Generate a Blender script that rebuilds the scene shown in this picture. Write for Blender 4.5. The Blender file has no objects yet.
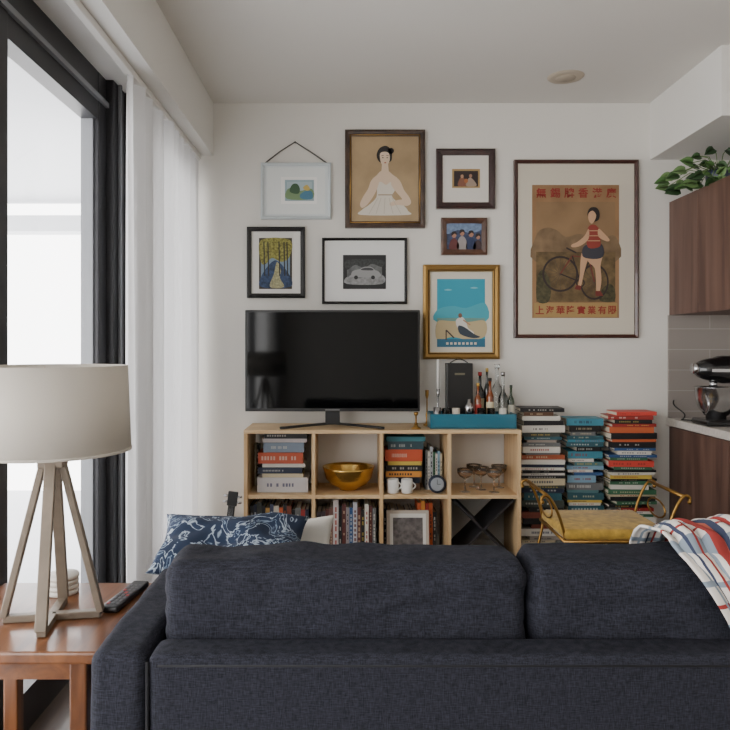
import bpy, bmesh, math, random
from mathutils import Vector, Matrix, noise
random.seed(7)
H=1.22; F=700.0
D=bpy.data; SC=bpy.context.scene
def lin(c):
    c=c/255.0
    return c/12.92 if c<=0.04045 else ((c+0.055)/1.055)**2.4
def L3(c): return (lin(c[0]),lin(c[1]),lin(c[2]),1.0)
_m={}
def newmat(name):
    m=D.materials.new(name); m.use_nodes=True
    nt=m.node_tree; return m,nt,nt.nodes['Principled BSDF']
def pm(name,col,rough=0.6,metal=0.0,bump=0.0,bscale=200.0,var=0.0,vscale=8.0,trans=0.0,coat=0.0,spec=None,sheen=0.0):
    if name in _m: return _m[name]
    m,nt,p=newmat(name); N=nt.nodes; K=nt.links
    p.inputs['Base Color'].default_value=L3(col); p.inputs['Roughness'].default_value=rough
    p.inputs['Metallic'].default_value=metal; p.inputs['Transmission Weight'].default_value=trans
    p.inputs['Coat Weight'].default_value=coat
    if sheen: p.inputs['Sheen Weight'].default_value=sheen
    if spec is not None: p.inputs['Specular IOR Level'].default_value=spec
    tc=N.new('ShaderNodeTexCoord')
    if var>0:
        n=N.new('ShaderNodeTexNoise'); n.inputs['Scale'].default_value=vscale; n.inputs['Detail'].default_value=4
        K.new(tc.outputs['Object'],n.inputs['Vector'])
        r=N.new('ShaderNodeValToRGB'); r.color_ramp.elements[0].position=0.3; r.color_ramp.elements[1].position=0.7
        a=[max(0,x*(1-var)) for x in L3(col)[:3]]+[1]; b=[min(1,x*(1+var)) for x in L3(col)[:3]]+[1]
        r.color_ramp.elements[0].color=a; r.color_ramp.elements[1].color=b
        K.new(n.outputs['Fac'],r.inputs['Fac']); K.new(r.outputs['Color'],p.inputs['Base Color'])
    if bump>0:
        n2=N.new('ShaderNodeTexNoise'); n2.inputs['Scale'].default_value=bscale; n2.inputs['Detail'].default_value=3
        K.new(tc.outputs['Object'],n2.inputs['Vector'])
        bp=N.new('ShaderNodeBump'); bp.inputs['Strength'].default_value=bump; bp.inputs['Distance'].default_value=0.002
        K.new(n2.outputs['Fac'],bp.inputs['Height']); K.new(bp.outputs['Normal'],p.inputs['Normal'])
    _m[name]=m; return m
def C(col,rough=0.6): return pm('col_%d_%d_%d_%d'%(col[0],col[1],col[2],int(rough*10)),col,rough)
def wood(name,c1,c2,scale=(3,3,30),rough=0.45,coat=0.0):
    m,nt,p=newmat(name); N=nt.nodes; K=nt.links
    tc=N.new('ShaderNodeTexCoord'); mp=N.new('ShaderNodeMapping'); mp.inputs['Scale'].default_value=scale
    n=N.new('ShaderNodeTexNoise'); n.inputs['Scale'].default_value=1.6; n.inputs['Detail'].default_value=6; n.inputs['Distortion'].default_value=0.6
    r=N.new('ShaderNodeValToRGB'); r.color_ramp.elements[0].position=0.35; r.color_ramp.elements[1].position=0.68
    r.color_ramp.elements[0].color=L3(c1); r.color_ramp.elements[1].color=L3(c2)
    K.new(tc.outputs['Object'],mp.inputs['Vector']); K.new(mp.outputs['Vector'],n.inputs['Vector'])
    K.new(n.outputs['Fac'],r.inputs['Fac']); K.new(r.outputs['Color'],p.inputs['Base Color'])
    p.inputs['Roughness'].default_value=rough; p.inputs['Coat Weight'].default_value=coat
    return m

class B:
    def __init__(s,name): s.name=name; s.bm=bmesh.new(); s.mats=[]
    def mi(s,m):
        if m not in s.mats: s.mats.append(m)
        return s.mats.index(m)
    def add(s,t,mat,smooth=False,M=None,mi_keep=False):
        if M is not None: t.transform(M)
        i=s.mi(mat)
        for f in t.faces:
            f.material_index=i; f.smooth=smooth
        me=D.meshes.new('t'); t.to_mesh(me); t.free(); s.bm.from_mesh(me); D.meshes.remove(me)
    def box(s,x0,x1,y0,y1,z0,z1,mat,bev=0,M=None,seg=2,smooth=False):
        t=bmesh.new(); bmesh.ops.create_cube(t,size=1)
        t.transform(Matrix.Translation(((x0+x1)/2,(y0+y1)/2,(z0+z1)/2))@Matrix.Diagonal((abs(x1-x0),abs(y1-y0),abs(z1-z0),1)))
        if bev>0: bmesh.ops.bevel(t,geom=t.edges[:],offset=bev,segments=seg,profile=0.5,affect='EDGES')
        s.add(t,mat,smooth,M)
    def lathe(s,prof,c,mat,seg=32,M=None,smooth=True,sx=1,sy=1):
        t=bmesh.new(); rings=[]
        for r,z in prof:
            if r<1e-6: rings.append([t.verts.new((0,0,z))])
            else: rings.append([t.verts.new((r*sx*math.cos(2*math.pi*k/seg),r*sy*math.sin(2*math.pi*k/seg),z)) for k in range(seg)])
        for a,b in zip(rings,rings[1:]):
            for k in range(seg):
                k2=(k+1)%seg
                if len(a)==1 and len(b)==1: continue
                if len(a)==1: t.faces.new((a[0],b[k],b[k2]))
                elif len(b)==1: t.faces.new((a[k],a[k2],b[0]))
                else: t.faces.new((a[k],a[k2],b[k2],b[k]))
        bmesh.ops.recalc_face_normals(t,faces=t.faces[:])
        MM=Matrix.Translation(c)
        if M is not None: MM=MM@M
        s.add(t,mat,smooth,MM)
    def tube(s,pts,r,mat,seg=10,sm=True,closed=False,flat=1.0):
        pts=[Vector(p) for p in pts]; t=bmesh.new(); rings=[]; n=len(pts)
        up=None
        for i,p in enumerate(pts):
            if closed: d=pts[(i+1)%n]-pts[i-1]
            else: d=(pts[min(i+1,n-1)]-pts[max(i-1,0)])
            d.normalize()
            if up is None: up=Vector((0,0,1)) if abs(d.z)<0.9 else Vector((0,1,0))
            a=d.cross(up); a.normalize(); b=a.cross(d); b.normalize(); up=b
            rr=r[i] if isinstance(r,(list,tuple)) else r
            rings.append([t.verts.new(p+a*rr*math.cos(2*math.pi*k/seg)+b*rr*flat*math.sin(2*math.pi*k/seg)) for k in range(seg)])
        m=n if closed else n-1
        for i in range(m):
            a,b=rings[i],rings[(i+1)%n]
            for k in range(seg): t.faces.new((a[k],a[(k+1)%seg],b[(k+1)%seg],b[k]))
        if not closed:
            t.faces.new(rings[0][::-1]); t.faces.new(rings[-1])
        bmesh.ops.recalc_face_normals(t,faces=t.faces[:])
        s.add(t,mat,sm)
    def bar(s,p,q,w,h,mat,bev=0.002):
        p=Vector(p);q=Vector(q);d=q-p;l=d.length
        M=Matrix.Translation((p+q)/2)@d.to_track_quat('Z','Y').to_matrix().to_4x4()
        s.box(-w/2,w/2,-h/2,h/2,-l/2,l/2,mat,bev,M)
    def poly(s,pts,mat):
        t=bmesh.new(); t.faces.new([t.verts.new(p) for p in pts]); s.add(t,mat)
    def ball(s,c,r,mat,sc=(1,1,1),seg=20,M=None):
        t=bmesh.new(); bmesh.ops.create_uvsphere(t,u_segments=seg,v_segments=max(8,seg//2),radius=r)
        t.transform(Matrix.Diagonal((*sc,1)))
        MM=Matrix.Translation(c)
        if M is not None: MM=MM@M
        s.add(t,mat,True,MM)
    def done(s,parent=None,origin=None):
        me=D.meshes.new(s.name); 
        if origin is not None: s.bm.transform(Matrix.Translation(-Vector(origin)))
        s.bm.to_mesh(me); s.bm.free()
        for m in s.mats: me.materials.append(m)
        o=D.objects.new(s.name,me); SC.collection.objects.link(o)
        if origin is not None: o.location=origin
        if parent: o.parent=parent
        return o
def PX(px,Y): return (px-350)*Y/F
def PZ(py,Y): return H-(py-346)*Y/F
def empty(name,loc=(0,0,0)):
    e=D.objects.new(name,None); SC.collection.objects.link(e); e.location=(0,0,0); return e

# ---------------- materials
WALL=pm('wall_paint',(226,223,216),0.9,bump=0.05,bscale=300)
CEIL=pm('ceiling_paint',(224,221,215),0.9,bump=0.04,bscale=200)
SOFFIT=pm('soffit_paint',(228,226,221),0.9)
DARKF=pm('window_frame_metal',(50,50,53),0.45,0.3)
MIDF=pm('window_gasket',(128,130,134),0.5,0.2)
PINE=wood('pine',(206,172,126),(226,198,156),(3,3,24),0.5)
PINEV=wood('pine_v',(202,166,120),(224,194,150),(24,24,2),0.5)
WALN=wood('walnut_laminate',(84,60,52),(116,88,76),(9,9,0.8),0.5)
CHERRY=wood('cherry_wood',(92,54,30),(132,84,50),(14,2,14),0.3,0.25)
FLOORW=wood('floor_wood',(76,64,56),(108,92,80),(12,1.2,3),0.4,0.1)
# woven upholstery: crossed fine thread waves + noise
SOFA,nt,p=newmat('sofa_fabric');N=nt.nodes;K=nt.links
tc=N.new('ShaderNodeTexCoord'); a1=N.new('ShaderNodeTexNoise'); a1.inputs['Scale'].default_value=1; a1.inputs['Detail'].default_value=3
mpa=N.new('ShaderNodeMapping'); mpa.inputs['Scale'].default_value=(60,60,420)
a2=N.new('ShaderNodeTexNoise'); a2.inputs['Scale'].default_value=1; a2.inputs['Detail'].default_value=3
mpb=N.new('ShaderNodeMapping'); mpb.inputs['Scale'].default_value=(420,420,60)
K.new(tc.outputs['Object'],mpa.inputs['Vector']);K.new(tc.outputs['Object'],mpb.inputs['Vector']);K.new(mpa.outputs['Vector'],a1.inputs['Vector']);K.new(mpb.outputs['Vector'],a2.inputs['Vector'])
ma=N.new('ShaderNodeMath'); ma.operation='ADD'; K.new(a1.outputs['Fac'],ma.inputs[0]);K.new(a2.outputs['Fac'],ma.inputs[1])
mh=N.new('ShaderNodeMath'); mh.operation='MULTIPLY'; mh.inputs[1].default_value=.5; K.new(ma.outputs[0],mh.inputs[0])
rr_=N.new('ShaderNodeValToRGB'); rr_.color_ramp.elements[0].position=.38; rr_.color_ramp.elements[1].position=.64
rr_.color_ramp.elements[0].color=L3((26,27,33)); rr_.color_ramp.elements[1].color=L3((50,51,61))
K.new(mh.outputs[0],rr_.inputs['Fac']);K.new(rr_.outputs['Color'],p.inputs['Base Color'])
bpn=N.new('ShaderNodeBump'); bpn.inputs['Strength'].default_value=.5; bpn.inputs['Distance'].default_value=.002; K.new(mh.outputs[0],bpn.inputs['Height']);K.new(bpn.outputs['Normal'],p.inputs['Normal'])
p.inputs['Roughness'].default_value=.95; p.inputs['Specular IOR Level'].default_value=.2
BLACK=pm('black_plastic',(14,14,15),0.35)
BRASS=pm('brass',(190,146,72),0.3,1.0)
ABRASS=pm('antique_brass',(158,122,66),0.42,1.0)
GOLDB=pm('gold_hammered',(212,174,98),0.25,1.0,bump=0.6,bscale=60)
STEEL=pm('steel',(190,190,192),0.2,1.0)
GLASSM=pm('clear_glass',(240,244,245),0.03,trans=1.0)
PAGES=pm('book_pages',(214,204,184),0.9)
WHITE=pm('white_matte',(232,230,225),0.7)

# ---------------- room
YB=4.1; ZC=2.643; YR=-2.8; XR=2.5; XW=-1.02
def slab(name,x0,x1,y0,y1,z0,z1,mat):
    b=B(name); b.box(x0,x1,y0,y1,z0,z1,mat); return b.done()
slab('floor',-1.2,XR+.1,YR-.1,YB+.1,-0.1,0.0,FLOORW)
slab('ceiling',-1.2,XR+.1,YR-.1,YB+.1,ZC,ZC+.1,CEIL)
slab('wall_back',-1.2,XR+.1,YB,YB+.1,0,ZC,WALL)
slab('wall_right',XR,XR+.1,YR,YB,0,ZC,WALL)
slab('wall_rear',-1.2,XR+.1,YR-.1,YR,0,ZC,WALL)
b=B('wall_left'); b.box(-1.2,-0.80,YR,YB,2.335,ZC,SOFFIT); b.box(-1.2,-1.0,YR,YR+.3,0,2.335,WALL)
b.box(-1.2,-1.02,4.04,YB,0,2.335,WALL); b.done()
slab('wall_kitchen_bulkhead',1.757,XR,3.31,YB,2.31,ZC,SOFFIT)
slab('baseboard_back',-1.0,1.84,YB-.012,YB,0,.09,WHITE)
# windows
GL,nt,p=newmat('window_glass'); N=nt.nodes;K=nt.links; N.remove(p)
tr=N.new('ShaderNodeBsdfTransparent'); gs=N.new('ShaderNodeBsdfGlossy'); gs.inputs['Roughness'].default_value=0.02
mx=N.new('ShaderNodeMixShader'); mx.inputs[0].default_value=0.05
K.new(tr.outputs[0],mx.inputs[1]);K.new(gs.outputs[0],mx.inputs[2]);K.new(mx.outputs[0],N['Material Output'].inputs['Surface'])
def window(name,y0,y1,st0,st1,xo=0,ztop=2.335):
    b=B(name)
    xa,xb=-1.09+xo,-1.02+xo
    b.box(xa,xb,y0,y0+st0,0.0,ztop,DARKF,.004); b.box(xa,xb,y1-st1,y1,0.0,ztop,DARKF,.004)
    b.box(xa+.003,xb-.003,y0+st0,y1-st1,2.14,ztop,DARKF); b.box(xa+.003,xb-.003,y0+st0,y1-st1,0,0.13,DARKF)
    b.box(xb-.02,xb+.012,y0,y1,2.215,2.235,MIDF)
    b.box(xa+.02,xb-.02,y0+st0,y0+st0+.018,.13,2.14,MIDF); b.box(xa+.002,xb-.02,y1-st1-.012,y1-st1,.13,2.14,MIDF)
    b.box((xa+xb)/2-.003,(xa+xb)/2+.003,y0+st0+.01,y1-st1-.01,.12,2.15,GL)
    return b.done()
window('window_1',3.2,4.04,.05,.05)
b=B('trim_1')
b.box(-1.09,-0.99,2.93,3.2,0,2.335,DARKF,.004)
b.box(-0.99,-0.975,2.985,3.0,0,2.335,MIDF,.003)
b.box(-0.99,-0.98,3.08,3.12,0,2.335,BLACK,.002)
b.done()
window('window_2',2.0,2.93,.09,.09)
window('unseen_window_3',0.2,2.0,.05,.05)  # unseen glazing, added out of view to let in more daylight
window('unseen_window_4',-2.5,0.2,.05,.05)  # unseen too, added alongside and behind the camera to light the sofa's rear
# balcony outside
BAL=pm('balcony_concrete',(196,198,202),0.9)
b=B('balcony_slab_overhead'); b.box(-3.2,-1.2,YR,6.3,2.5,2.62,BAL)
b.box(-5.5,-1.2,6.1,6.3,2.22,2.36,BAL); b.done()
b=B('balcony_deck'); b.box(-3.2,-1.2,YR,6.3,-.2,-.08,BAL); b.done()
# curtain
CUR,nt,p=newmat('sheer_curtain'); N=nt.nodes;K=nt.links; N.remove(p)
df=N.new('ShaderNodeBsdfDiffuse'); df.inputs['Color'].default_value=(.88,.88,.89,1)
tl=N.new('ShaderNodeBsdfTranslucent'); tl.inputs['Color'].default_value=(.88,.88,.89,1)
tp=N.new('ShaderNodeBsdfTransparent'); m1=N.new('ShaderNodeMixShader'); m1.inputs[0].default_value=.27
m2=N.new('ShaderNodeMixShader'); m2.inputs[0].default_value=.03
K.new(df.outputs[0],m1.inputs[1]);K.new(tl.outputs[0],m1.inputs[2]);K.new(m1.outputs[0],m2.inputs[1]);K.new(tp.outputs[0],m2.inputs[2])
K.new(m2.outputs[0],N['Material Output'].inputs['Surface'])
b=B('sheer_curtain'); t=bmesh.new(); n=260; nz=12; rows=[]
for j in range(nz+1):
    z=.02+(2.30-.02)*j/nz; r=[]
    for i in range(n+1):
        u=i/n; y=2.77+1.27*u
        a=.022+.008*math.sin(u*17)
        x=-.885+a*math.sin(u*2*math.pi*9+.9*math.sin(u*9))+.005*math.sin(u*50+z*1.3)
        y+=.01*math.sin(u*2*math.pi*18+z*.7)
        r.append(t.verts.new((x,y,z)))
    rows.append(r)
for j in range(nz):
    for i in range(n): t.faces.new((rows[j][i],rows[j][i+1],rows[j+1][i+1],rows[j+1][i]))
b.add(t,CUR,True); b.done()
b=B('curtain_track'); b.box(-.90,-.87,0.3,4.08,2.305,2.334,WHITE,.003); b.done()
b=B('ceiling_speaker'); b.lathe([(0,-.008),(.07,-.008),(.088,-.006),(.095,0)],(1.14,3.70,ZC),pm('detector_beige',(192,180,162),.6)); b.lathe([(0,-.011),(.05,-.011),(.052,-.008)],(1.14,3.70,ZC),pm('detector_beige2',(178,166,148),.6)); b.done()

# ---------------- kitchen
b=B('kitchen_base_cabinet')
b.box(1.885,2.49,2.4,4.095,.08,.755,WALN); b.box(1.93,2.49,2.4,4.095,0,.08,BLACK)
for y0,y1 in ((3.45,4.09),(2.95,3.445),(2.45,2.945)):
    b.box(1.865,1.885,y0,y1,.09,.75,WALN,.002)
b.done()
b=B('kitchen_countertop'); b.box(1.85,2.49,2.4,4.095,.757,.80,pm('counter_quartz',(206,200,192),.3,var=.1,vscale=60),.003); b.done()
b=B('kitchen_wall_cabinet'); b.box(1.885,2.49,2.6,4.095,1.40,2.06,WALN)
for y0,y1 in ((3.755,4.09),(3.25,3.75),(2.7,3.245)): b.box(1.865,1.885,y0,y1,1.40,2.06,WALN,.002)
b.done()
TILE,nt,p=newmat('backsplash_tile');N=nt.nodes;K=nt.links
tc=N.new('ShaderNodeTexCoord'); mp=N.new('ShaderNodeMapping'); mp.inputs['Rotation'].default_value=(math.pi/2,0,0)
br=N.new('ShaderNodeTexBrick'); br.inputs['Color1'].default_value=L3((150,142,136)); br.inputs['Color2'].default_value=L3((138,130,124)); br.inputs['Mortar'].default_value=L3((172,166,160))
br.inputs['Scale'].default_value=1; br.inputs['Mortar Size'].default_value=.002; br.inputs['Brick Width'].default_value=.6; br.inputs['Row Height'].default_value=.12
K.new(tc.outputs['Object'],mp.inputs['Vector']);K.new(mp.outputs['Vector'],br.inputs['Vector']);K.new(br.outputs['Color'],p.inputs['Base Color']); p.inputs['Roughness'].default_value=.3
b=B('backsplash_tile'); b.box(1.86,2.49,4.085,4.1,.80,1.40,TILE); b.done()
# stand mixer
b=B('stand_mixer'); ox=-.045
BK=pm('mixer_black',(18,18,20),.25,coat=.5)
b.box(1.90+ox,2.22+ox,3.63,3.81,.80,.835,BK,.012)
b.box(2.13+ox,2.22+ox,3.66,3.78,.83,1.06,BK,.02)
t=bmesh.new(); bmesh.ops.create_uvsphere(t,u_segments=32,v_segments=20,radius=1)
for v in t.verts:
    x_=v.co.x; pw=lambda a,e:math.copysign(abs(a)**e,a)
    v.co.x=pw(x_,.8)*.18; v.co.y=pw(v.co.y,.85)*.075; v.co.z=pw(v.co.z,.8)*.074*(1 if x_>-.2 else .9)
b.add(t,BK,True,Matrix.Translation((2.055+ox,3.72,1.095)))
b.lathe([(0,-.02),(.03,-.02),(.03,.02),(0,.02)],(1.885+ox,3.72,1.10),STEEL,20,Matrix.Rotation(math.pi/2,4,'Y'))
b.box(1.93+ox,2.16+ox,3.642,3.648,1.085,1.10,STEEL)
b.lathe([(0,-.05),(.018,-.05),(.022,0),(0,0)],(1.975+ox,3.72,1.04),STEEL,20)
b.lathe([(0,0),(.05,0),(.05,.015),(.06,.02),(.088,.06),(.100,.11),(.104,.165),(.108,.168),(.100,.165),(.096,.11),(.08,.06),(.03,.028),(0,.028)],(1.99+ox,3.72,.835),STEEL,40)
b.tube([(1.975+ox,3.72,1.05),(1.975+ox,3.72,.96)],.012,STEEL)
hn=[(1.885+ox,3.72-.10-.03*math.sin(math.pi*i/10),.87+.10*i/10) for i in range(11)]
b.tube(hn,.006,STEEL,8)
b.done()
b=B('power_cord'); b.tube([(1.89+.02*math.sin(i*.5),3.87+.008*i,.805+(.10*max(0,(i-12)/12)**1.2)) for i in range(25)],.004,BLACK,6); b.done()
# pothos
b=B('potted_pothos')
pc=(1.95,3.70,2.06); POT=pm('plant_pot_glaze',(50,58,86),.3,coat=.4)
b.lathe([(0,0),(.05,0),(.062,.03),(.068,.07),(.066,.085),(.06,.085),(.058,.07),(0,.065)],pc,POT,28)
LG=[pm('leaf_green_%d'%i,c,.45) for i,c in enumerate([(60,92,50),(82,120,64),(46,74,42),(112,144,88)])]
def leaf(b,base,dirv,size,mat,nrm):
    d=Vector(dirv).normalized(); nn=Vector(nrm); x=d.cross(nn).normalized(); nn=x.cross(d).normalized()
    M=Matrix(((x.x,d.x,nn.x,base.x),(x.y,d.y,nn.y,base.y),(x.z,d.z,nn.z,base.z),(0,0,0,1)))
    t=bmesh.new(); prof=[(0,0),(.08,.30),(.25,.42),(.5,.38),(.72,.24),(.88,.1),(1,0)]
    mid=[t.verts.new((0,y*size,-.25*size*y*y)) for y,w in prof]
    lf=[t.verts.new((-w*size,(y-.12*(y<.2))*size,-.25*size*y*y+.10*size*w)) for y,w in prof[1:-1]]
    rt=[t.verts.new((w*size,(y-.12*(y<.2))*size,-.25*size*y*y+.10*size*w)) for y,w in prof[1:-1]]
    for S in (lf,rt):
        t.faces.new((mid[0],S[0],mid[1]))
        for i in range(len(S)-1): t.faces.new((mid[i+1],S[i],S[i+1],mid[i+2]))
        t.faces.new((mid[-2],S[-1],mid[-1]))
    b.add(t,mat,True,M)
STEM=pm('stem_green',(96,124,66),.5)
for k in range(46):
    if k<30:
        tx=random.uniform(1.68,2.13); hz=random.uniform(.03,.21)*(1-.6*max(0,(1.86-tx)/.2)) ; ty=random.uniform(3.56,3.78)
    else:
        tx=random.choice([random.uniform(1.70,1.90),random.uniform(2.02,2.12)]); hz=random.uniform(.0,.10); ty=random.uniform(3.54,3.66)
    tz=2.06+hz
    if tx<1.84: tz-=random.uniform(.01,.06)
    elif tz<2.085: tz=2.085
    base=Vector((tx,ty,tz))
    rt_=Vector((pc[0]+(tx-pc[0])*.12,pc[1]+(ty-pc[1])*.2,pc[2]+.07))
    mid=(rt_+base)/2+Vector((0,0,.04))
    b.tube([rt_,mid,base],.0022,STEM,5)
    dx=tx-pc[0]
    leaf(b,base,(dx*1.5+random.uniform(-.12,.12),-.05,random.uniform(-.12,.08)),random.uniform(.05,.08),random.choice(LG),(random.uniform(-.5,.3),-1,random.uniform(.1,.9)))
b.done()

# ---------------- pictures
YA=4.08
def q(px,py,l=0): 
    return Vector((PX(px,YA),4.0795-.0007*l,PZ(py,YA)))
def rect(b,x0,y0,x1,y1,col,l=1): b.poly([q(x0,y0,l),q(x1,y0,l),q(x1,y1,l),q(x0,y1,l)],col if not isinstance(col,tuple) else C(col))
def pg(b,pts,col,l=2): b.poly([q(x,y,l) for x,y in pts],C(col) if isinstance(col,tuple) else col)
def cat(pts,n=4):
    o=[];N_=len(pts)
    for i in range(N_):
        p0,p1,p2,p3=[Vector(pts[(i+k-1)%N_]) for k in range(4)]
        for j in range(n):
            t_=j/n; o.append(tuple(.5*((2*p1)+(p2-p0)*t_+(2*p0-5*p1+4*p2-p3)*t_*t_+(3*p1-p0-3*p2+p3)*t_**3)))
    return o
def sg(b,pts,col,l=2): pg(b,cat(pts),col,l)
def ell(b,cx,cy,rx,ry,col,l=2,n=20): pg(b,[(cx+rx*math.cos(2*math.pi*i/n),cy+ry*math.sin(2*math.pi*i/n)) for i in range(n)],col,l)
def ln(b,x0,y0,x1,y1,w,col,l=3):
    d=Vector((x1-x0,y1-y0)); 
    nn=Vector((-d.y,d.x)).normalized()*w/2
    pg(b,[(x0+nn.x,y0+nn.y),(x1+nn.x,y1+nn.y),(x1-nn.x,y1-nn.y),(x0-nn.x,y0-nn.y)],col,l)
def ring(b,cx,cy,r,w,col,l=3,n=24,sx=1):
    for i in range(n):
        a=2*math.pi*i/n;c=2*math.pi*(i+1)/n
        pg(b,[(cx+sx*r*math.cos(a),cy+r*math.sin(a)),(cx+sx*r*math.cos(c),cy+r*math.sin(c)),(cx+sx*(r-w)*math.cos(c),cy+(r-w)*math.sin(c)),(cx+sx*(r-w)*math.cos(a),cy+(r-w)*math.sin(a))],col,l)
def glyph(b,ch,cx,cy,s,col,l=4):
    try:
        cu=D.curves.new('g','FONT'); cu.body=ch; cu.size=1; cu.resolution_u=2; cu.offset=.02
        o=D.objects.new('g',cu); SC.collection.objects.link(o); bpy.context.view_layer.update()
        me=D.meshes.new_from_object(o.evaluated_get(bpy.context.evaluated_depsgraph_get()))
        t=bmesh.new(); t.from_mesh(me); D.objects.remove(o); D.meshes.remove(me)
        xs=[v.co.x for v in t.verts]; ys=[v.co.y for v in t.verts]
        w=max(xs)-min(xs);h=max(ys)-min(ys); mx_=(max(xs)+min(xs))/2;my=(max(ys)+min(ys))/2
        for v in t.verts:
            X=cx+(v.co.x-mx_)/w*s; Yp=cy-(v.co.y-my)/h*s
            v.co=q(X,Yp,l)
        b.add(t,C(col))
    except Exception as e:
        print('glyph fail',e)
def frame(name,x0,y0,x1,y1,w,fm,matc,inner=None,dep=.03,lip=None):
    b=B(name); X0,X1=PX(x0,YA),PX(x1,YA); Z1,Z0=PZ(y0,YA),PZ(y1,YA); W=w*YA/F
    yf=4.096-dep
    def side(o0,o1,i0,i1):
        t=bmesh.new(); P=[]
        for (ox,oz),(ix,iz) in ((o0,i0),(o1,i1)):
            mx_,mz=(ox*.65+ix*.35),(oz*.65+iz*.35)
            P.append([t.verts.new(v) for v in ((ox,4.098,oz),(ox,yf+.004,oz),(mx_,yf,mz),(ix,yf+.007,iz),(ix,4.083,iz))])
        for k in range(4): t.faces.new((P[0][k],P[0][k+1],P[1][k+1],P[1][k]))
        bmesh.ops.recalc_face_normals(t,faces=t.faces[:])
        b.add(t,fm)
    o=[(X0,Z0),(X1,Z0),(X1,Z1),(X0,Z1)]; i=[(X0+W,Z0+W),(X1-W,Z0+W),(X1-W,Z1-W),(X0+W,Z1-W)]
    for k in range(4): side(o[k],o[(k+1)%4],i[k],i[(k+1)%4])
    if lip:
        W0=W*.82
        i2=[(X0+W0,Z0+W0),(X1-W0,Z0+W0),(X1-W0,Z1-W0),(X0+W0,Z1-W0)]
        yy=yf+.004
        for k in range(4):
            a,c=i2[k],i2[(k+1)%4];
            b.tube([(a[0],yy,a[1]),(c[0],yy,c[1])],.003,lip,6)
    b.box(X0+W*.5,X1-W*.5,4.083,4.097,Z0+W*.5,Z1-W*.5,matc if not isinstance(matc,tuple) else C(matc,.8))
    b.poly([q(x0+w,y0+w,0)+Vector((0,.002,0)),q(x1-w,y0+w,0)+Vector((0,.002,0)),q(x1-w,y1-w,0)+Vector((0,.002,0)),q(x0+w,y1-w,0)+Vector((0,.002,0))],matc if not isinstance(matc,tuple) else C(matc,.8))
    return b
# 1 white hanging frame
b=frame('framed_picture',261,163,331,219,3,pm('frame_white_blue',(202,210,212),.5),(222,228,228))
rect(b,267,168,325,214,(228,232,230),1); rect(b,281,177,317,204,(242,242,240),2)
rect(b,285,180,314,201,(150,172,180),3); rect(b,287,182,312,199,(170,190,196),4)
sg(b,[(287,190),(293,188),(300,191),(312,189),(312,199),(287,199)],(120,146,104),5); sg(b,[(290,192),(292,185),(297,184),(300,189),(298,194)],(58,88,60),6); sg(b,[(300,195),(306,191),(312,192),(312,199),(302,199)],(70,120,146),6); sg(b,[(303,188),(307,185),(310,189),(307,191)],(196,170,90),7)
b.tube([(PX(265,YA),4.085,PZ(163,YA)),(PX(279,YA),4.083,PZ(152,YA)),(PX(295,YA),4.08,PZ(142,YA)),(PX(311,YA),4.083,PZ(152,YA)),(PX(327,YA),4.085,PZ(163,YA))],.004,pm('cord_dark',(90,88,84),.8),6)
b.ball((PX(295,YA),4.085,PZ(142,YA)),.006,BLACK)
b.done()
# 2 lady
b=frame('framed_portrait',345,130,425,228,6.5,wood('frame_brown',(54,40,34),(80,60,46),(10,10,10),.35,.3),(180,150,110),lip=BRASS)
rect(b,351,136,419,222,pm('portrait_bg',(168,144,110),.8,var=.16,vscale=6),1)
skin=(214,190,164); gown=(214,206,192)
sg(b,[(376,177),(371,181),(368,189),(363,197),(360,204),(362,208),(367,205),(373,197),(377,189),(379,181)],skin,4)
sg(b,[(394,177),(400,181),(404,190),(409,197),(411,203),(407,206),(398,205),(391,206),(390,203),(398,200),(402,199),(396,192),(391,184)],skin,4)
sg(b,[(377,184),(381,182),(386,185),(391,182),(395,185),(395,190),(392,196),(396,201),(404,206),(408,211),(408,215),(361,215),(362,210),(369,205),(376,198),(377,191)],gown,3)
sg(b,[(381,171),(388,171),(393,175),(398,179),(396,184),(391,184),(386,187),(381,184),(375,185),(372,180),(377,175)],skin,2)
pg(b,[(382,164),(388,164),(389,174),(381,174)],skin,5)
sg(b,[(377,153),(380,148),(386,146),(391,150),(392,157),(390,162),(381,163),(377,158)],(34,28,27),6)
ell(b,391,151,3,3,(34,28,27),6,12)
sg(b,[(380,154),(385,152),(389,154),(389.5,161),(385.5,167),(381,163)],skin,7)
ell(b,382.8,158,.9,.5,(40,30,28),8,8); ell(b,387.2,158,.9,.5,(40,30,28),8,8); ell(b,385.2,163,1.2,.6,(160,66,56),8,8)
ln(b,381.4,156,383.8,155.6,.5,(60,44,38),8); ln(b,386.2,155.6,388.6,156,.5,(60,44,38),8)
for xx,dx in ((378,-9),(381,-5),(385,-1),(389,4),(392,9)): ln(b,xx,198,xx+dx,214,.5,(186,176,160),5)
ln(b,378,195,394,195,1.2,(170,150,126),5)
b.done()
# 3 small dark
b=frame('framed_picture',436,149,495,209,6.5,wood('frame_mahog',(38,18,18),(58,28,26),(10,10,10),.25,.6),(222,218,210))
rect(b,452,169,480,188,(170,140,90),1); rect(b,454,171,478,186.5,(46,34,32),2)
sg(b,[(458,186),(459,180),(462,177),(465,180),(466,186)],(130,84,64),3); ell(b,462,176.5,1.6,1.9,(180,140,110),4,10)
sg(b,[(466,186),(468,179),(471,178),(475,182),(476,186)],(160,140,124),3); ell(b,470.5,176,1.6,1.9,(160,120,96),4,10); ell(b,466,181,2,2.2,(170,104,60),4,10)
b.done()
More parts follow.
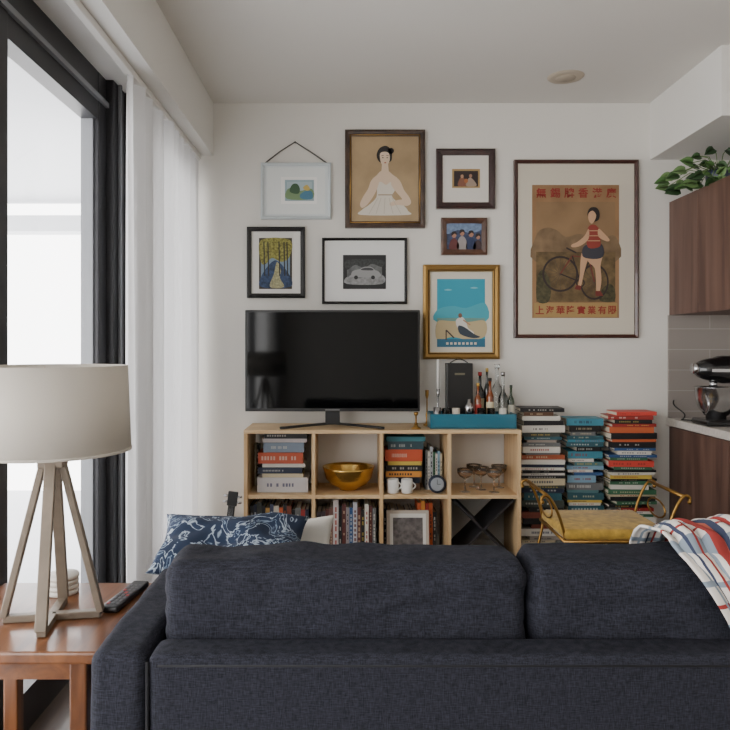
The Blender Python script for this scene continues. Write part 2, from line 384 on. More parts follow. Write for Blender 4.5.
# 4
b=frame('framed_photo',441,218,487,255,5.5,wood('frame_redbrown',(70,44,32),(96,64,46),(10,10,10),.3,.5),(60,60,70))
rect(b,447,224,481,249,pm('photo_bg_blue',(56,66,96),.6,var=.4,vscale=40),1)
sg(b,[(447,224),(481,224),(481,230),(470,233),(458,230),(447,234)],pm('photo_sky_blue',(110,130,160),.6,var=.3,vscale=50),2)
for x,cc,s,y in ((454,(96,48,46),1.2,235),(462,(150,142,140),1.2,233),(471,(40,52,86),1.3,234),(478,(60,44,48),1.0,237)):
    sg(b,[(x-4.5,249),(x-4,y+7),(x,y+3),(x+4,y+7),(x+4.5,249)],cc,3); ell(b,x,y,2.0*s,2.5*s,(166,122,100),4,12); sg(b,[(x-2.6,y+1),(x-2,y-3),(x+1.8,y-3.2),(x+2.6,y),(x+.4,y-1.2)],(40,30,28),5)
b.done()
# 5 big poster
b=frame('framed_poster',514,160,638,338,3.6,wood('frame_rosewood',(58,32,26),(80,46,36),(8,8,8),.35,.3),(206,198,182))
rect(b,518,165,634,333,(208,200,184),1)
rect(b,532,185,619,318,pm('poster_paper',(150,116,82),.8,var=.16,vscale=8),2)
rect(b,536,202,615,302,pm('poster_sky',(142,114,82),.8,var=.2,vscale=4),3)
sg(b,[(536,236),(545,228),(556,230),(566,237),(580,234),(598,240),(615,236),(615,262),(536,262)],pm('poster_hills',(122,100,74),.8,var=.3,vscale=14),4)
rect(b,536,252,615,302,pm('poster_ground',(104,86,58),.8,var=.4,vscale=22),5)
sg(b,[(537,278),(543,270),(550,282),(549,301),(537,301)],pm('poster_bush',(74,70,48),.8,var=.4,vscale=60),6)
sg(b,[(600,292),(608,284),(614,288),(614,301),(600,301)],pm('poster_bush',(74,70,48)),6)
RED=(140,44,36)
for i,ch in enumerate('\u7121\u932B\u724C\u9999\u6E2F\u5EE3'): glyph(b,ch,541+i*14,193,10,RED,6)
rect(b,534,303,617,317,(164,134,84),3)
for i,ch in enumerate('\u4E0A\u6D77\u83EF\u9686\u5BE6\u696D\u6709\u9650'): glyph(b,ch,539.5+i*10.4,310,8.4,RED,5)
DK=(48,36,32)
for cx_,cy_,sx in ((560,274,1),(594,282,.8)):
    ring(b,cx_,cy_,18,2,DK,7,28,sx)
    for k in range(8):
        a=k*math.pi/8; ln(b,cx_-16*sx*math.cos(a),cy_-16*math.sin(a),cx_+16*sx*math.cos(a),cy_+16*math.sin(a),.35,(80,66,54),7)
ln(b,560,274,572,256,1.3,(110,50,40),8);ln(b,572,256,590,258,1.3,(110,50,40),8);ln(b,594,282,588,256,1.3,(110,50,40),8);ln(b,560,274,580,282,1.3,DK,8);ln(b,580,282,590,258,1.3,DK,8);ln(b,580,282,572,256,1.2,DK,8)
ln(b,566,248,576,253,1.6,DK,8); ring(b,580,283,4.5,1.3,DK,8,14)
sk=(196,156,122)
sg(b,[(585,252),(597,248),(602,255),(600,266),(601,280),(599,292),(596,294),(595.5,280),(594,268),(588,262)],sk,10)
sg(b,[(582,252),(589,254),(586,264),(583,276),(580,288),(577.5,287),(579.5,275),(580,262)],sk,9)
pg(b,[(595,291),(600,291),(603,296),(595,296)],(110,44,36),11); pg(b,[(576,285),(581,286),(580,290.5),(574,289)],(110,44,36),11)
sg(b,[(584,246),(599,243),(603.5,251),(601,258),(590,259),(582,256)],(58,58,66),11)
sg(b,[(588,227),(594,225),(599,230),(600,240),(599,247),(588,248),(586,238)],(140,56,46),12)
for yy in (231,236,241): ln(b,587,yy,599.5,yy,.9,(180,146,112),13)
sg(b,[(588,229),(584,236),(577,242),(571,245),(572,247.5),(580,246),(588,239)],sk,13)
sg(b,[(598,229),(604,234),(609,240),(606,241.5),(598,237)],sk,13)
sg(b,[(587,213),(590,208),(596,208),(599,213),(598,220),(592,222),(588,218)],(36,28,26),12)
sg(b,[(588,214),(592,211),(595.5,215),(594.5,220),(591,224),(588,220)],sk,13)
b.done()
# 6 black left
b=frame('framed_picture',247,227,305,298,4.5,pm('frame_black',(24,22,22),.35),(226,224,218))
rect(b,259,238,292,289,(60,52,40),1); rect(b,261,240,290,287,(120,142,164),2)
sg(b,[(261,240),(290,240),(290,256),(282,262),(272,258),(266,264),(261,262)],pm('print_foliage',(138,134,70),.8,var=.6,vscale=80),3)
sg(b,[(261,287),(262,275),(272,262),(279,262),(290,276),(290,287)],pm('print_path',(60,76,104),.8,var=.5,vscale=60),4)
sg(b,[(270,287),(274,274),(277,262),(281,270),(280,278),(284,287)],pm('print_light',(160,156,120),.8,var=.4,vscale=90),5)
for x in (264,268,284,287,279): ln(b,x,242,x+.8,276,1.1,(44,42,40),6)
b.done()
# 7 bw photo
b=frame('framed_photo',322,238,407,304,2.6,pm('frame_black',(24,22,22),.35),(228,228,226))
rect(b,343,255,386,289,(28,28,28),1); rect(b,347,260,382,284,pm('bw_base',(100,102,102),.6,var=.4,vscale=30),2)
sg(b,[(347,260),(382,260),(382,267),(372,264),(364,268),(355,265),(347,270)],pm('bw_trees',(50,52,52),.6,var=.6,vscale=90),3)
sg(b,[(347,277),(360,278),(382,275),(382,284),(347,284)],pm('bw_ground',(136,136,136),.6,var=.3,vscale=60),3)
sg(b,[(351,275),(353,271),(360,269),(364,267),(371,267),(375,270),(379,272),(379,277),(351,277)],(150,150,150),4)
sg(b,[(361,270),(364.5,268),(371,268),(373,270.4)],(60,60,62),5); ell(b,356,277.5,2,2,(30,30,30),5,12); ell(b,373,277.5,2,2,(30,30,30),5,12)
b.done()
# 8 gold
b=frame('framed_poster',423,265,499,359,6.5,pm('gilt_frame',(150,118,66),.45,.8,bump=.3,bscale=80),(206,196,168),dep=.04,lip=pm('gilt_dark',(92,64,28),.4,.7))
rect(b,430,272,492,352,(216,210,194),1)
rect(b,437,279,485,347,(46,152,176),2)
sg(b,[(437,310),(452,306),(466,308),(485,303),(485,322),(437,322)],(70,164,182),3)
rect(b,437,318,485,324,(110,154,144),4)
sg(b,[(437,322),(450,321),(468,322),(485,321),(485,336),(470,340),(452,337),(437,340)],(190,172,132),5)
rect(b,437,339,485,347,(44,106,134),6)
sg(b,[(456,320),(462,317),(466,322),(468,328),(474,333),(470,336),(462,331),(457,327)],(216,212,204),7); sg(b,[(458,326),(464,327),(474,334),(480,337),(472,338),(460,334)],(52,62,74),8); ell(b,460,315.5,2,2.4,(120,84,62),8,10); ln(b,463,320,470,325,1.3,(176,130,100),9); ln(b,446,330,454,338,1.4,(70,60,56),7);ln(b,446,330,446,340,1.2,(70,60,56),7)
for a_,c_ in ((444,290),(470,288)): sg(b,[(a_,c_),(a_+4,c_-1),(a_+8,c_),(a_+4,c_+.8)],(120,186,198),6)
for k in range(8): ln(b,446+k*4,343.5,448.4+k*4,343.5,2.4,(210,204,186),8)
b.done()

# ---------------- TV
b=B('television'); Y=3.86
x0,x1,z0,z1=PX(245,Y),PX(420,Y),PZ(411.5,Y),PZ(310,Y)
b.box(x0,x1,Y,Y+.035,z0,z1,BLACK,.004)
b.box(x0+.08,x1-.08,Y+.03,Y+.07,z0+.06,z1-.12,BLACK,.01)
SCR=pm('tv_screen',(4,5,6),.06,spec=.22)
b.box(x0+.012,x1-.012,Y-.002,Y+.001,z0+.018,z1-.012,SCR)
xc=(x0+x1)/2
b.box(xc-.04,xc+.04,Y-.003,Y+.0,z0+.006,z0+.012,pm('grey_badge',(120,120,122),.4))
b.box(xc-.04,xc+.04,Y+.012,Y+.035,.785,z0+.02,BLACK,.004)
pts=[(xc-.28+.56*i/24,Y-.10+.14*(1-abs(i/12-1))**1.0,.779+.012*(1-abs(i/12-1))) for i in range(25)]
b.tube(pts,.008,BLACK,8,flat=.9)
b.done()
# ---------------- console
b=B('pine_shelving_unit'); YF=3.75; YK=4.085
cx=[PX(v,YF) for v in (245.5,313.5,381.5,449.5,519.5)]
b.box(cx[0]-.01,cx[4]+.01,YF-.003,YK,.75,.77,PINE,.002)
b.box(cx[0]-.01+.02,cx[4]-.01,YF,YK,.03,.05,PINE)
for x in cx: b.box(x-.01,x+.01,YF+.001,YK,0,.75,PINEV,.0015)
for i in range(4): b.box(cx[i]+.01,cx[i+1]-.01,YF+.004,YK,.401,.421,PINE)
con=b.done()
XD=pm('wine_divider',(44,42,44),.5)
def cell(i,row):
    return cx[i]+.012,cx[i+1]-.012,(.422 if row==0 else .051),(.748 if row==0 else .399)
a=cell(3,1); b=B('wine_rack_divider'); w=(a[0]+a[1])/2; zc=(a[2]+a[3])/2
for sgn in (1,-1):
    l=math.hypot(a[1]-a[0],a[3]-a[2])-.03; an=math.atan2(a[3]-a[2],a[1]-a[0])*sgn
    M=Matrix.Translation((w,3.92,zc))@Matrix.Rotation(-an,4,'Y')
    b.box(-l/2,l/2,-.14,.14,-.006,.006,XD,0,M)
b.done()
# books
def bk(b,x0,x1,y0,y1,z0,z1,col,vert=False,label=None,M=None):
    m=C(col,.5); t=.0025
    if vert:
        b.box(x0,x0+t,y0,y1,z0,z1,m,0,M); b.box(x1-t,x1,y0,y1,z0,z1,m,0,M); b.box(x0,x1,y0-.001,y0+t,z0,z1,m,.0008,M,1)
        b.box(x0+t,x1-t,y0+t,y1-.004,z0+.004,z1-.004,PAGES,0,M)
    else:
        b.box(x0,x1,y0,y1,z0,z0+t,m,0,M); b.box(x0,x1,y0,y1,z1-t,z1,m,0,M); b.box(x0,x1,y0-.001,y0+t,z0,z1,m,.0008,M,1)
        b.box(x0+.004,x1-.004,y0+t,y1-.004,z0+t,z1-t,PAGES,0,M)
    if label:
        lm=C(tuple(int(.7*label[i]+.3*col[i]) for i in range(3)),.5)
        if vert:
            h=z1-z0; w=x1-x0; n=random.randint(6,11); s0=z0+h*random.uniform(.12,.3); e0=z1-h*.1; th=random.uniform(.14,.24)
            for k in range(n):
                if random.random()<.2: continue
                u0=s0+(e0-s0)*k/n; b.box(x0+w*(.5-th),x0+w*(.5+th),y0-.0018,y0-.0008,u0,u0+(e0-s0)/n*random.uniform(.5,.8),lm,0,M)
        else:
            h=z1-z0; w=x1-x0; n=random.randint(9,16); s0=x0+w*random.uniform(.06,.25); e0=x1-w*random.uniform(.1,.45); th=random.uniform(.11,.2)
            for k in range(n):
                if random.random()<.2: continue
                u0=s0+(e0-s0)*k/n; b.box(u0,u0+(e0-s0)/n*random.uniform(.5,.75),y0-.0018,y0-.0008,z0+h*(.5-th),z0+h*(.5+th),lm,0,M)
def hstack(name,lst,Yf,zbase,depth=.17):
    b=B(name); z=zbase+.001
    for px0,px1,hh,col,lab in reversed(lst):
        x0,x1=PX(px0,Yf),PX(px1,Yf); h=hh*Yf/F
        j=random.uniform(0,.015)
        bk(b,x0,x1,Yf+j,Yf+j+depth,z,z+h-.0006,col,False,lab); z+=h
    return b
BKc=(24,24,26);WH=(212,208,198);TE=(42,84,94);OR=(190,92,52);RD=(150,46,40);GR=(104,106,106);BL=(50,84,132);YE=(204,176,80);GN=(58,104,76);CRM=(200,186,154);BRN=(90,62,44);LB=(124,160,182);NV=(32,40,62)
hstack('book_pile',[(264,307,6,BKc,WH),(262,307,4,(190,182,182),None),(263,304,10,(120,134,150),WH),(258,303,11,(180,78,48),WH),(262,305,4,WH,None),(258,302,6,NV,WH),(262,303,4,CRM,None),(257,308,15,(196,192,192),(60,60,90))],3.80,.422).done()
b=B('shelf_books'); xx=PX(251,3.86)
for w,h,c in ((.012,.24,CRM),(.014,.235,BKc)):
    bk(b,xx,xx+w-.001,4.0,4.07,.423,.423+h,c,True,WH); xx+=w
b.done()
b=B('book_pile')
z=.423
for hh,col in ((7,(120,90,70)),(7,NV)):
    h=hh*3.8/F; bk(b,PX(386,3.87),PX(420,3.87),3.87,3.99,z,z+h-.0006,col); z+=h
for px0,px1,hh,col,lab in reversed([(386,428,5,(60,120,130),None),(388,426,8,(52,74,82),WH),(385,425,12,(196,84,52),WH),(388,424,4,YE,None),(386,425,6,BKc,WH),(386,424,6,(214,146,66),BKc)]):
    h=hh*3.8/F; bk(b,PX(px0,3.85),PX(px1,3.85)-.014,3.85,4.0,z,z+h-.0006,col,False,lab); z+=h
b.done()
b=B('shelf_books'); x=.418
for w,h,c in ((.014,.22,GR),(.012,.215,WH),(.016,.24,(170,176,180)),(.014,.21,GN),(.012,.20,WH),(.014,.215,LB),(.012,.20,CRM)):
    bk(b,x,x+w-.001,3.88,4.04,.423,.423+h,c,True,BKc); x+=w
b.done()
for nm,px,dx in (('ceramic_mug',393,0),('ceramic_mug',407,0)):
    b=B(nm); X=PX(px,3.80); b.lathe([(0,0),(.026,0),(.030,.004),(.031,.075),(.028,.075),(.027,.008),(0,.006)],(X,3.80,.423),WHITE,24)
    b.tube([(X+.028+.018*math.sin(math.pi*i/8),3.80-.0,.423+.018+.04*i/8) for i in range(9)],.004,WHITE,6); b.done()
b=B('round_clock'); X=PX(437,3.79); b.lathe([(0,-.012),(.044,-.012),(.048,-.006),(.048,.012),(0,.012)],(X,3.79,.474),pm('clock_navy',(34,44,64),.4),32,Matrix.Rotation(math.pi/2,4,'X'))
b.lathe([(0,.013),(.034,.013),(.036,.0125)],(X,3.79,.474),C((150,156,162)),32,Matrix.Rotation(math.pi/2,4,'X'))
b.box(X-.001,X+.001,3.775,3.777,.474,.50,BLACK); b.box(X,X+.018,3.775,3.777,.473,.475,BLACK); b.done()
b=B('brass_bowl'); b.lathe([(0,0),(.05,0),(.052,.006),(.06,.012),(.10,.03),(.128,.065),(.14,.115),(.145,.128),(.138,.126),(.132,.112),(.12,.066),(.095,.036),(.05,.016),(0,.014)],(PX(348.5,3.905),3.905,.422),GOLDB,48); b.done()
GC=pm('smoke_glass',(238,222,206),.03,trans=.95)
for px,yy in ((465,3.83),(481,3.89),(494,3.82),(474,3.97),(499,3.95)):
    b=B('coupe_glass'); b.lathe([(0,0),(.030,0),(.028,.003),(.004,.007),(.0035,.065),(.006,.072),(.030,.085),(.042,.104),(.044,.126),(.0425,.126),(.0405,.105),(.029,.088),(0,.077)],(PX(px,yy),yy,.422),GC,24); b.done()
def vset(name,i,row,seq,Y0=3.80):
    a=cell(i,row); b=B(name); x=a[0]+.004
    for w,h,c,l in seq:
        if x+w>a[1]-.002: break
        bk(b,x,x+w-.001,Y0+random.uniform(0,.012),Y0+.17,a[2]+.001,a[2]+h,c,True,l); x+=w
    return b
vset('shelf_books',0,1,[(.02,.30,BKc,WH),(.018,.31,NV,WH),(.026,.32,(60,64,60),YE),(.02,.30,BKc,None),(.024,.29,(190,150,80),BKc),(.02,.31,(60,66,90),WH),(.03,.30,(204,198,182),BKc),(.022,.29,OR,WH),(.02,.31,BKc,OR),(.026,.30,(120,60,40),CRM),(.02,.28,BKc,WH),(.03,.29,GR,WH),(.024,.28,RD,WH),(.02,.28,NV,WH)]).done()
LR=(92,48,44)
vset('shelf_books',1,1,[(.024,.27,(70,60,66),CRM),(.022,.27,(70,60,66),CRM),(.02,.28,LR,CRM),(.022,.29,(120,86,76),CRM),(.03,.335,(200,192,188),RD),(.018,.30,BKc,WH),(.022,.31,LR,CRM),(.018,.29,(150,140,140),BKc),(.02,.29,BL,WH),(.024,.32,(190,190,196),LR),(.02,.29,LR,CRM),(.02,.28,BKc,YE),(.022,.31,WH,RD),(.02,.30,LR,CRM),(.02,.29,GR,WH)]).done()
b=vset('shelf_books',2,1,[(.02,.27,BKc,WH),(.022,.26,GR,WH),(.022,.27,WH,BKc),(.02,.26,BL,WH),(.02,.26,CRM,BKc),(.022,.25,(60,60,70),WH),(.02,.26,WH,BKc),(.02,.26,BKc,WH),(.022,.25,LB,WH),(.022,.30,OR,WH),(.022,.31,(214,146,66),BKc),(.02,.30,RD,WH),(.022,.30,OR,BKc),(.022,.25,BKc,WH)],3.87); b.done()
b=B('photo_frame'); Yp=3.80; X0,X1=PX(387,Yp),PX(430,Yp)
M=Matrix.Translation(((X0+X1)/2,Yp+.03,.052))@Matrix.Rotation(-.12,4,'X')
w=(X1-X0)/2; b.box(-w,w,-.008,.008,.001,.265,pm('frame_silver_wood',(196,186,172),.5),.003,M); b.box(-w+.018,w-.018,-.0095,-.007,.018,.247,WHITE,0,M); b.box(-w+.035,w-.035,-.0105,-.009,.04,.225,pm('photo_grey',(104,98,96),.5,var=.5,vscale=40),0,M); b.done()
# ---------------- bar on console
TRY=pm('tray_teal',(34,106,128),.35,coat=.3); Y=3.80
tx0,tx1=PX(430,Y),PX(518,Y)-.006
b=B('serving_tray'); b.box(tx0,tx1,Y,4.0,.7705,.779,TRY); 
b.box(tx0,tx1,Y,Y+.01,.7705,.85,TRY,.002);b.box(tx0,tx1,3.99,4.0,.7705,.85,TRY,.002);b.box(tx0,tx0+.01,Y,4.0,.7705,.85,TRY,.002);b.box(tx1-.01,tx1,Y,4.0,.7705,.85,TRY,.002); b.done()
tb=.7795
def bottle(name,px,Y,ptop,r,glass,cap,label=None,neck=.3):
    b=B(name); X=PX(px,Y); h=PZ(ptop,Y)-tb; rn=r*.36
    b.lathe([(0,0),(r*.95,0),(r,.006),(r,h*(.9-neck)),(r*.8,h*(.96-neck)),(rn,h*(1.04-neck)),(rn,h*.92),(rn*1.2,h*.93),(rn*1.2,h*.95),(0,h*.95)],(X,Y,tb),glass,24)
    b.lathe([(0,h*.93),(rn*1.3,h*.93),(rn*1.3,h),(0,h)],(X,Y,tb),cap,16)
    if label: b.lathe([(r*1.015,h*.12),(r*1.015,h*(.8-neck))],(X,Y,tb),label,24)
    b.done()
DG=pm('dark_bottle_glass',(20,24,20),.1,coat=.5); AM=pm('amber_glass',(150,74,24),.1,coat=.5,trans=.4)
RC=C((150,30,28),.4)
b=B('bottle_gift_box'); b.box(PX(446,3.93),PX(472,3.93),3.90,3.975,tb,PZ(363,3.93),BLACK,.003); b.box(PX(454,3.93),PX(464,3.93),3.8985,3.9,PZ(375,3.9),PZ(373,3.9),C((110,104,84),.5)); b.tube([(PX(450+1.0*i,3.93),3.93,PZ(363,3.93)+.022*math.sin(math.pi*i/18)) for i in range(19)],.003,BLACK,6); b.done()
bottle('liquor_bottle',480,3.95,372,.023,DG,RC,C((206,196,160),.6))
bottle('liquor_bottle',490,3.89,378,.021,AM,C((30,30,30),.4),C((216,204,170),.6))
bottle('liquor_bottle',478,3.878,383,.019,AM,C((190,150,60),.4),C((180,60,50),.6))
bottle('liquor_bottle',487,3.965,368,.018,DG,C((170,140,70),.4),None)
bottle('glass_decanter',497,3.95,364,.032,GLASSM,GLASSM,None,.35)
bottle('glass_decanter',503,3.885,372,.026,GLASSM,STEEL,None,.4)
bottle('liquor_bottle',511,3.94,385,.018,pm('green_glass',(90,110,84),.08,trans=.7),C((60,70,60),.4),C((210,206,190),.6))
b=B('cocktail_shaker'); b.lathe([(0,0),(.02,0),(.027,.10),(.027,.105),(.018,.125),(.011,.13),(.011,.148),(0,.15)],(PX(469,3.85),3.85,tb),STEEL,28); b.done()
for px,yy,m_ in ((446,3.835,GLASSM),(456,3.84,C((206,196,180),.3)),(481,3.832,GLASSM),(491,3.835,GLASSM),(503,3.835,C((200,196,186),.3)),(437,3.87,STEEL)):
    b=B('tumbler_glass'); b.lathe([(0,0),(.019,0),(.022,.10),(.0205,.10),(.018,.008),(0,.008)],(PX(px,yy),yy,tb),m_,20); b.done()
def cstick(px,Y,ptop,zb,mat,candle=True,s=1):
    b=B('candlestick'); h=PZ(ptop,Y)-zb; X=PX(px,Y); hs=h*(.55 if candle else 1)
    b.lathe([(0,0),(.026*s,0),(.028*s,.006),(.012*s,.014),(.006*s,.03),(.010*s,hs*.3),(.005*s,hs*.4),(.005*s,hs*.75),(.012*s,hs*.85),(.013*s,hs),(0,hs)],(X,Y,zb),mat,20)
    if candle: b.lathe([(0,hs),(.009*s,hs),(.008*s,h),(0,h+.006)],(X,Y,zb),WHITE,14)
    b.done()
cstick(427,3.95,390,.7705,ABRASS,False,.8); cstick(416,3.80,412,.7705,ABRASS,False,1)
cstick(438,3.945,360,tb,STEEL,True,.8)

# ---------------- floor book stacks
def tower(px0,px1,ptop,Yf,seed,pal):
    random.seed(seed); b=B('book_stack'); z=.001; ztop=PZ(ptop,Yf); w=PX(px1,Yf)-PX(px0,Yf); xc=(PX(px1,Yf)+PX(px0,Yf))/2
    last=None
    while z<ztop-.012:
        h=min(random.choice([.012,.015,.018,.022,.026,.034,.040]),ztop-z)
        ww=w*random.choice([.68,.78,.86,.93,.99,1.0]); off=(w-ww)/2*random.uniform(-1,1)
        c=random.choice(pal)
        while c==last: c=random.choice(pal)
        last=c; dark=sum(c)<330
        lab=(random.choice([WH,YE,WH,CRM]) if dark else random.choice([BKc,NV,RD])) if random.random()<.75 else None
        M=Matrix.Translation((xc+off,Yf+.09,0))@Matrix.Rotation(random.uniform(-.07,.07),4,'Z')
        dd=random.uniform(.07,.085)
        bk(b,-ww/2,ww/2,-.08+random.uniform(0,.014),-.08+2*dd,z,z+h-.0006,c,False,lab,M); z+=h
    return b.done()
tower(522,566,408,3.86,4,[WH,BKc,GR,BRN,CRM,(160,84,54),(150,140,130),NV,(60,66,60),WH,TE,BKc,(120,60,46)])
tower(568,605,418,3.90,12,[BL,WH,LB,BKc,GN,TE,BKc,NV,(80,120,124),CRM,GR,YE,(60,130,150)])
tower(610,658,410,3.86,7,[BKc,WH,RD,GN,YE,BKc,OR,WH,GN,BL,CRM,BKc,(206,70,60)])
random.seed(5)
# ---------------- brass chair
b=B('brass_vanity_chair'); YEL=pm('mustard_velvet',(180,144,56),.85,bump=.5,bscale=90,var=.3,vscale=30,sheen=.2)
sx0,sx1,sy0,sy1,sz=.90,1.34,2.93,3.31,.45
b.box(sx0,sx1,sy0,sy1,.40,sz,YEL,.022,None,4,True)
b.tube([(sx0,sy0,.40),(sx1,sy0,.40),(sx1,sy1,.40),(sx0,sy1,.40)],.008,ABRASS,8,closed=True)
def smooth(P,n=5):
    Q=[]
    for i in range(len(P)-1):
        p0,p1,p2,p3=[Vector(P[max(0,min(len(P)-1,i+k-1))]) for k in range(4)]
        for j in range(n):
            t_=j/n; Q.append(.5*((2*p1)+(p2-p0)*t_+(2*p0-5*p1+4*p2-p3)*t_*t_+(3*p1-p0-3*p2+p3)*t_**3))
    Q.append(Vector(P[-1])); return Q
for sgn,xe in ((-1,sx0),(1,sx1)):
    for yy in (sy0+.02,sy1-.02):
        P=[(xe,yy,.02),(xe+sgn*.04,yy,.12),(xe+sgn*.02,yy,.26),(xe-sgn*.005,yy,.38),(xe+sgn*.005,yy,.46),(xe+sgn*.03,yy,.53),(xe+sgn*.055,yy,.575),(xe+sgn*.075,yy,.59),(xe+sgn*.092,yy,.58),(xe+sgn*.09,yy,.562)]
        b.tube(smooth(P),.0065,ABRASS,8); b.ball(P[-1],.009,ABRASS)
        b.lathe([(0,0),(.012,0),(.010,.02),(0,.025)],(xe,yy,0),ABRASS,12)
    b.tube([(xe+sgn*.065,sy0+.02,.586),(xe+sgn*.065,sy1-.02,.586)],.008,ABRASS,8)
    b.tube([(xe+sgn*.035,sy0+.02,.16),(xe+sgn*.035,sy1-.02,.16)],.006,ABRASS,8)
    b.tube([(xe+sgn*.025,(sy0+sy1)/2+.09*math.cos(a*.5),.50+.04*math.sin(a*.5)) for a in range(13)],.004,ABRASS,6,closed=True)
b.done()
# ukulele
b=B('ukulele'); UW=wood('uke_wood',(110,64,30),(150,92,48),(10,10,10),.3,.4)
M=Matrix.Translation((-.66,3.60,.0))@Matrix.Rotation(.12,4,'Y')@Matrix.Rotation(-.06,4,'X')
t=bmesh.new(); out=cat([(0,.005),(.07,.02),(.088,.08),(.06,.135),(.05,.155),(.066,.19),(.05,.232),(0,.245),(-.05,.232),(-.066,.19),(-.05,.155),(-.06,.135),(-.088,.08),(-.07,.02)],4)
fa=t.faces.new([t.verts.new((x,0,z)) for x,z in out]); r=bmesh.ops.extrude_face_region(t,geom=[fa]); 
bmesh.ops.translate(t,vec=(0,.06,0),verts=[v for v in r['geom'] if isinstance(v,bmesh.types.BMVert)])
bmesh.ops.recalc_face_normals(t,faces=t.faces[:]); b.add(t,UW,False,M)
b.box(-.018,.018,-.008,.012,.20,.40,BLACK,.003,M); b.box(-.026,.026,-.004,.010,.395,.47,BLACK,.004,M)
for zz in (.415,.445):
    for sx in (-1,1): b.lathe([(0,-.014),(.006,-.014),(.006,.014),(0,.014)],(M@Vector((sx*.034,.003,zz))),STEEL,10,Matrix.Rotation(math.pi/2,4,'Y'))
b.lathe([(0,0),(.024,0),(0,.001)],M@Vector((0,-.001,.15)),BLACK,20,Matrix.Rotation(math.pi/2,4,'X')); b.box(-.03,.03,-.008,0,.07,.082,BLACK,0,M)
for k in range(4): b.tube([M@Vector((-.009+.006*k,-.010,.076)),M@Vector((-.009+.006*k,-.010,.40))],.0008,STEEL,4)
b.done()

# ---------------- sofa
sofa=empty('sofa')
def rbox(name,x0,x1,y0,y1,z0,z1,r,bulge=(0,0,0),n=26,wr=.004,seed=0,parent=None,mat=None,M=None,fr=7,puck=0):
    t=bmesh.new(); bmesh.ops.create_cube(t,size=2); bmesh.ops.subdivide_edges(t,edges=t.edges[:],cuts=n,use_grid_fill=True)
    h=Vector(((x1-x0)/2,(y1-y0)/2,(z1-z0)/2)); c=Vector(((x0+x1)/2,(y0+y1)/2,(z0+z1)/2))
    for v in t.verts:
        u=v.co.copy()
        g=lambda a:math.sin(a*math.pi/2)
        p=Vector((g(u.x)*h.x,g(u.y)*h.y,g(u.z)*h.z))
        inn=Vector([max(-(h[i]-r),min(h[i]-r,p[i])) for i in range(3)]); d=p-inn
        if d.length>1e-6: p=inn+d.normalized()*r
        f=lambda a:max(0,1-g(a)**2)
        p.y+=g(u.y)*abs(u.y)*bulge[1]*f(u.x)**.5*f(u.z)**.5
        p.z+=g(u.z)*abs(u.z)*bulge[2]*f(u.x)**.3*f(u.y)**.5
        s=p*fr+Vector((seed*7.3,seed*3.1,seed)); w=noise.noise(s)*wr+noise.noise(Vector((s.x*1.6+s.z,s.y*2.2,s.z*4.5-s.x)))*wr*.6
        if puck: # short wrinkles radiating from the seam near the top edge
            k=max(0,1-abs(g(u.z)-.75)/.5); w+=puck*k*noise.noise(Vector((p.x*26+seed,p.y*5,p.z*7)))
            # creases near side ends
            k2=max(0,(abs(g(u.x))-.82)/.18); w+=puck*1.2*k2*noise.noise(Vector((p.x*6,p.y*5,p.z*30+seed)))
        nn=(p-inn*.8); 
        if nn.length>0: p+=nn.normalized()*w
        v.co=p+c
    b=B(name); b.add(t,mat or SOFA,True,M); return b.done(parent)
rbox('frame_back',-.405,1.20,1.40,1.495,.06,.60,.018,n=30,wr=.002,seed=1,parent=sofa)
rbox('arm_left',-.53,-.408,1.403,2.28,.06,.605,.03,n=30,wr=.004,seed=2,parent=sofa)
rbox('arm_right',1.205,1.33,1.403,2.28,.06,.605,.03,n=20,wr=.003,seed=3,parent=sofa)
rbox('base',-.405,1.20,1.50,2.26,.10,.28,.02,n=16,seed=4,parent=sofa)
rbox('seat_cushion_1',-.403,.395,1.52,2.28,.282,.43,.035,(0,0,.01),n=20,seed=5,parent=sofa)
rbox('seat_cushion_2',.40,1.20,1.52,2.28,.282,.43,.035,(0,0,.01),n=20,seed=6,parent=sofa)
rbox('back_cushion_1',-.398,.384,1.50,1.68,.434,.751,.034,(0,.012,.003),n=80,wr=.010,seed=8,parent=sofa,puck=.004)
rbox('back_cushion_2',.390,1.19,1.50,1.68,.434,.751,.034,(0,.012,.003),n=80,wr=.010,seed=13,parent=sofa,puck=.004)
b=B('piping'); DS=pm('sofa_seam',(20,20,25),.95)
b.tube([(-.385,1.3995,.580),(1.185,1.3995,.580)],.0022,DS,6); b.tube([(-.4065,1.404,.07),(-.4065,1.404,.585)],.004,DS,6)
b.done(sofa)
b=B('feet')
for x in (-.46,1.26):
    for y in (1.46,2.2): b.lathe([(0,0),(.02,0),(.026,.07),(0,.07)],(x,y,0),BLACK,12)
b.done(sofa)
# pillows
def pillow(name,c,w,h,t_,R,mat):
    t=bmesh.new(); n=30; S=[]
    for s in (1,-1):
        g=[]
        for j in range(n+1):
            r_=[]
            for i in range(n+1):
                u=-1+2*i/n;v=-1+2*j/n
                if s==-1 and (abs(u)==1 or abs(v)==1): r_.append(S[0][j][i]); continue
                x=w/2*u*(1-.10*(1-v*v)*abs(u)); z=h/2*v*(1-.12*(1-u*u)*abs(v))
                th=t_/2*((1-u*u)*(1-v*v))**.38
                th*=1+.3*noise.noise(Vector((u*2.1+c[0]*9,v*2.1,s)))
                r_.append(t.verts.new((x,s*th+.02*noise.noise(Vector((u*1.7,v*1.7,c[1]))),z)))
            g.append(r_)
        S.append(g)
        for j in range(n):
            for i in range(n): t.faces.new((g[j][i],g[j][i+1],g[j+1][i+1],g[j+1][i]))
    bmesh.ops.recalc_face_normals(t,faces=t.faces[:])
    b=B(name); b.add(t,mat,True); o=b.done(); o.matrix_world=Matrix.Translation(c)@R; return o
